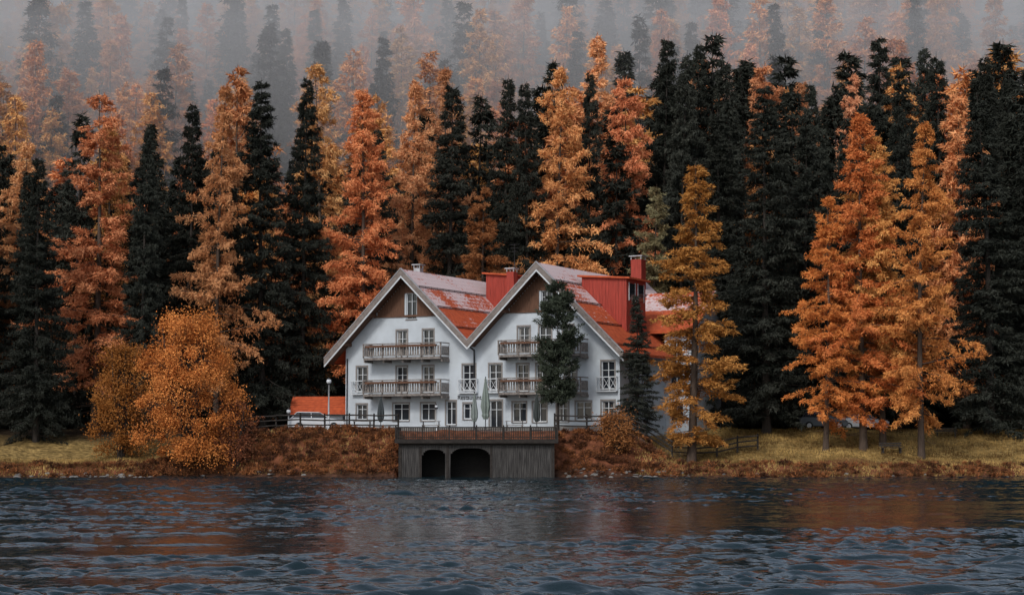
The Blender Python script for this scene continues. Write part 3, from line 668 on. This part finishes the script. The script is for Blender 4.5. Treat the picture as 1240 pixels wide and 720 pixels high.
parasol(-2.05,141,4.1,(.20,.24,.22)); parasol(1.9,139.5,2.9,(.05,.06,.06)); parasol(-10.2,141.5,2.6,(.05,.06,.065)); parasol(-2.9,140.6,2.9,(.2,.23,.22))
for tx,ty in ((-6.2,139.6),(0.2,139.2),(-11.5,139.8)):
    E=empty('terrace_table',(tx,ty,H(tx,ty))); boxes('top',[(-.7,.7,-.4,.4,.72,.76)],m_balc,E); boxes('legs',[(a_-.03,a_+.03,c_-.03,c_+.03,0,.718) for a_ in (-.6,.6) for c_ in (-.32,.32)],m_dark,E)
    boxes('benches',[(-.7,.7,s_*.75-.16,s_*.75+.16,.42,.46) for s_ in (-1,1)]+[(a_-.03,a_+.03,s_*.75-.12,s_*.75+.12,0,.418) for s_ in (-1,1) for a_ in (-.55,.55)],m_balc,E)
def bench(x,y,rz):
    E=empty('park_bench',(x,y,H(x,y)),rz); boxes('seat',[(-.9,.9,-.2+i*.14,-.09+i*.14,.42,.46) for i in range(3)],m_fence,E)
    boxes('backrest',[(-.9,.9,.24,.28,.55+i*.17,.67+i*.17) for i in range(2)],m_fence,E); boxes('legs',[(a_-.04,a_+.04,-.18,.22,0,.418) for a_ in (-.7,.7)]+[(a_-.04,a_+.04,.2,.239,.42,.86) for a_ in (-.7,.7)],m_fence,E)
bench(28.9,138.8,rad(10)); bench(34.8,146,rad(-8))
# ------------------------------------------------------------ cars
m_tyre=mat('tyre_rubber',(.02,.02,.02),.8,.2,5)
def car(x,y,rz,col):
    E=empty('parked_car',(x,y,H(x,y)+.02),rz); pm=mat('car_paint',col,.3,.05,3,spec=.6)
    def loft(name,prof,hw0,hw1,m_,bev):
        n=len(prof); zmin=min(p[1] for p in prof); zmax=max(p[1] for p in prof)
        v=[]
        for s_ in (-1,1):
            for px,pz in prof: t=(pz-zmin)/(zmax-zmin); v.append((px,s_*(hw0+(hw1-hw0)*t),pz))
        f=[tuple(range(n)),tuple(reversed(range(n,2*n)))]+[((i+1)%n,i,i+n,(i+1)%n+n) for i in range(n)]
        o=obj(name,mesh_from(name,v,f,[m_]),E); b_=o.modifiers.new('b','BEVEL'); b_.width=bev; b_.segments=3; return o
    loft('body',[(-2.15,.35),(-1.95,.28),(1.95,.25),(2.2,.38),(2.2,.62),(2.05,.82),(1.05,.98),(-2.0,1.02),(-2.2,.85)],.88,.80,pm,.05)
    loft('glasshouse',[(-1.95,1.0),(1.0,.97),(.25,1.42),(-1.55,1.44)],.77,.60,m_glass,.03)
    loft('roof_panel',[(-1.62,1.425),(.30,1.405),(.18,1.46),(-1.45,1.49)],.63,.58,pm,.02)
    tubes('pillars',[([(px,s_*.765,1.0),(qx,s_*.62,1.43)],.035) for s_ in (-1,1) for px,qx in ((.98,.25),(-.4,-.42),(-1.92,-1.55))],pm,E,n=5)
    wl=[];hb=[]
    for wx in (-1.35,1.35):
        for s_ in (-1,1): wl.append(([(wx,s_*.70,.33),(wx,s_*.90,.33)],.33)); hb.append(([(wx,s_*.9,.33),(wx,s_*.915,.33)],.2))
    tubes('wheels',wl,m_tyre,E,n=20,smooth=False); tubes('hubcaps',hb,m_met,E,n=14,smooth=False)
    boxes('lights',[(2.17,2.215,s_*.62-.15,s_*.62+.15,.62,.74) for s_ in (-1,1)],m_whit,E)
car(-15.4,143.2,rad(8),(.55,.56,.58)); car(25.6,151.5,rad(15),(.04,.045,.05)); car(29.2,152.5,rad(8),(.45,.47,.5))

# ------------------------------------------------------------ mist on the hillside (real volume, a bank that follows the slope)
mm,N,L=new_mat('mist'); out=N['Material Output']; N.remove(N['Principled BSDF']); vs=N.new('ShaderNodeVolumeScatter'); vs.inputs['Color'].default_value=(1.,.97,.97,1); vs.inputs['Density'].default_value=.012; L.new(vs.outputs[0],out.inputs['Volume'])
v=[(-300,229,-5),(300,229,-5),(-300,600,-5),(300,600,-5),(-300,229,56),(300,229,56),(-300,600,195),(300,600,195)]
obj('mist',mesh_from('mist',v,[(0,2,3,1),(4,5,7,6),(0,1,5,4),(1,3,7,5),(3,2,6,7),(2,0,4,6)],[mm]))

# ------------------------------------------------------------ light
w=bpy.data.worlds.new('World'); S.world=w; w.use_nodes=True; N=w.node_tree.nodes; L=w.node_tree.links
sk=N.new('ShaderNodeTexSky'); sk.sky_type='NISHITA'; sk.sun_disc=False; sk.sun_elevation=rad(42); sk.sun_rotation=rad(205); sk.dust_density=2
hs=N.new('ShaderNodeHueSaturation'); hs.inputs['Saturation'].default_value=.6; L.new(sk.outputs[0],hs.inputs['Color']); L.new(hs.outputs[0],N['Background'].inputs[0]); N['Background'].inputs[1].default_value=.145
sl=bpy.data.lights.new('sun','SUN'); sl.energy=1.5; sl.angle=rad(12); sl.color=(1,.96,.9); so=bpy.data.objects.new('sun',sl); COL.objects.link(so)
az=rad(205); el=rad(42); sd=Vector((math.sin(az)*math.cos(el),math.cos(az)*math.cos(el),math.sin(el)))
so.rotation_euler=sd.to_track_quat('Z','Y').to_euler()
S.view_settings.view_transform='Standard'; S.view_settings.look='None'; S.view_settings.exposure=0
cd=bpy.data.cameras.new('camera'); cd.lens=63.87; cd.sensor_width=36; cd.clip_end=4000; cd.clip_start=.5
co=bpy.data.objects.new('camera',cd); COL.objects.link(co); co.location=(0,0,3); co.rotation_euler=(rad(90+4.34),0,0); S.camera=co
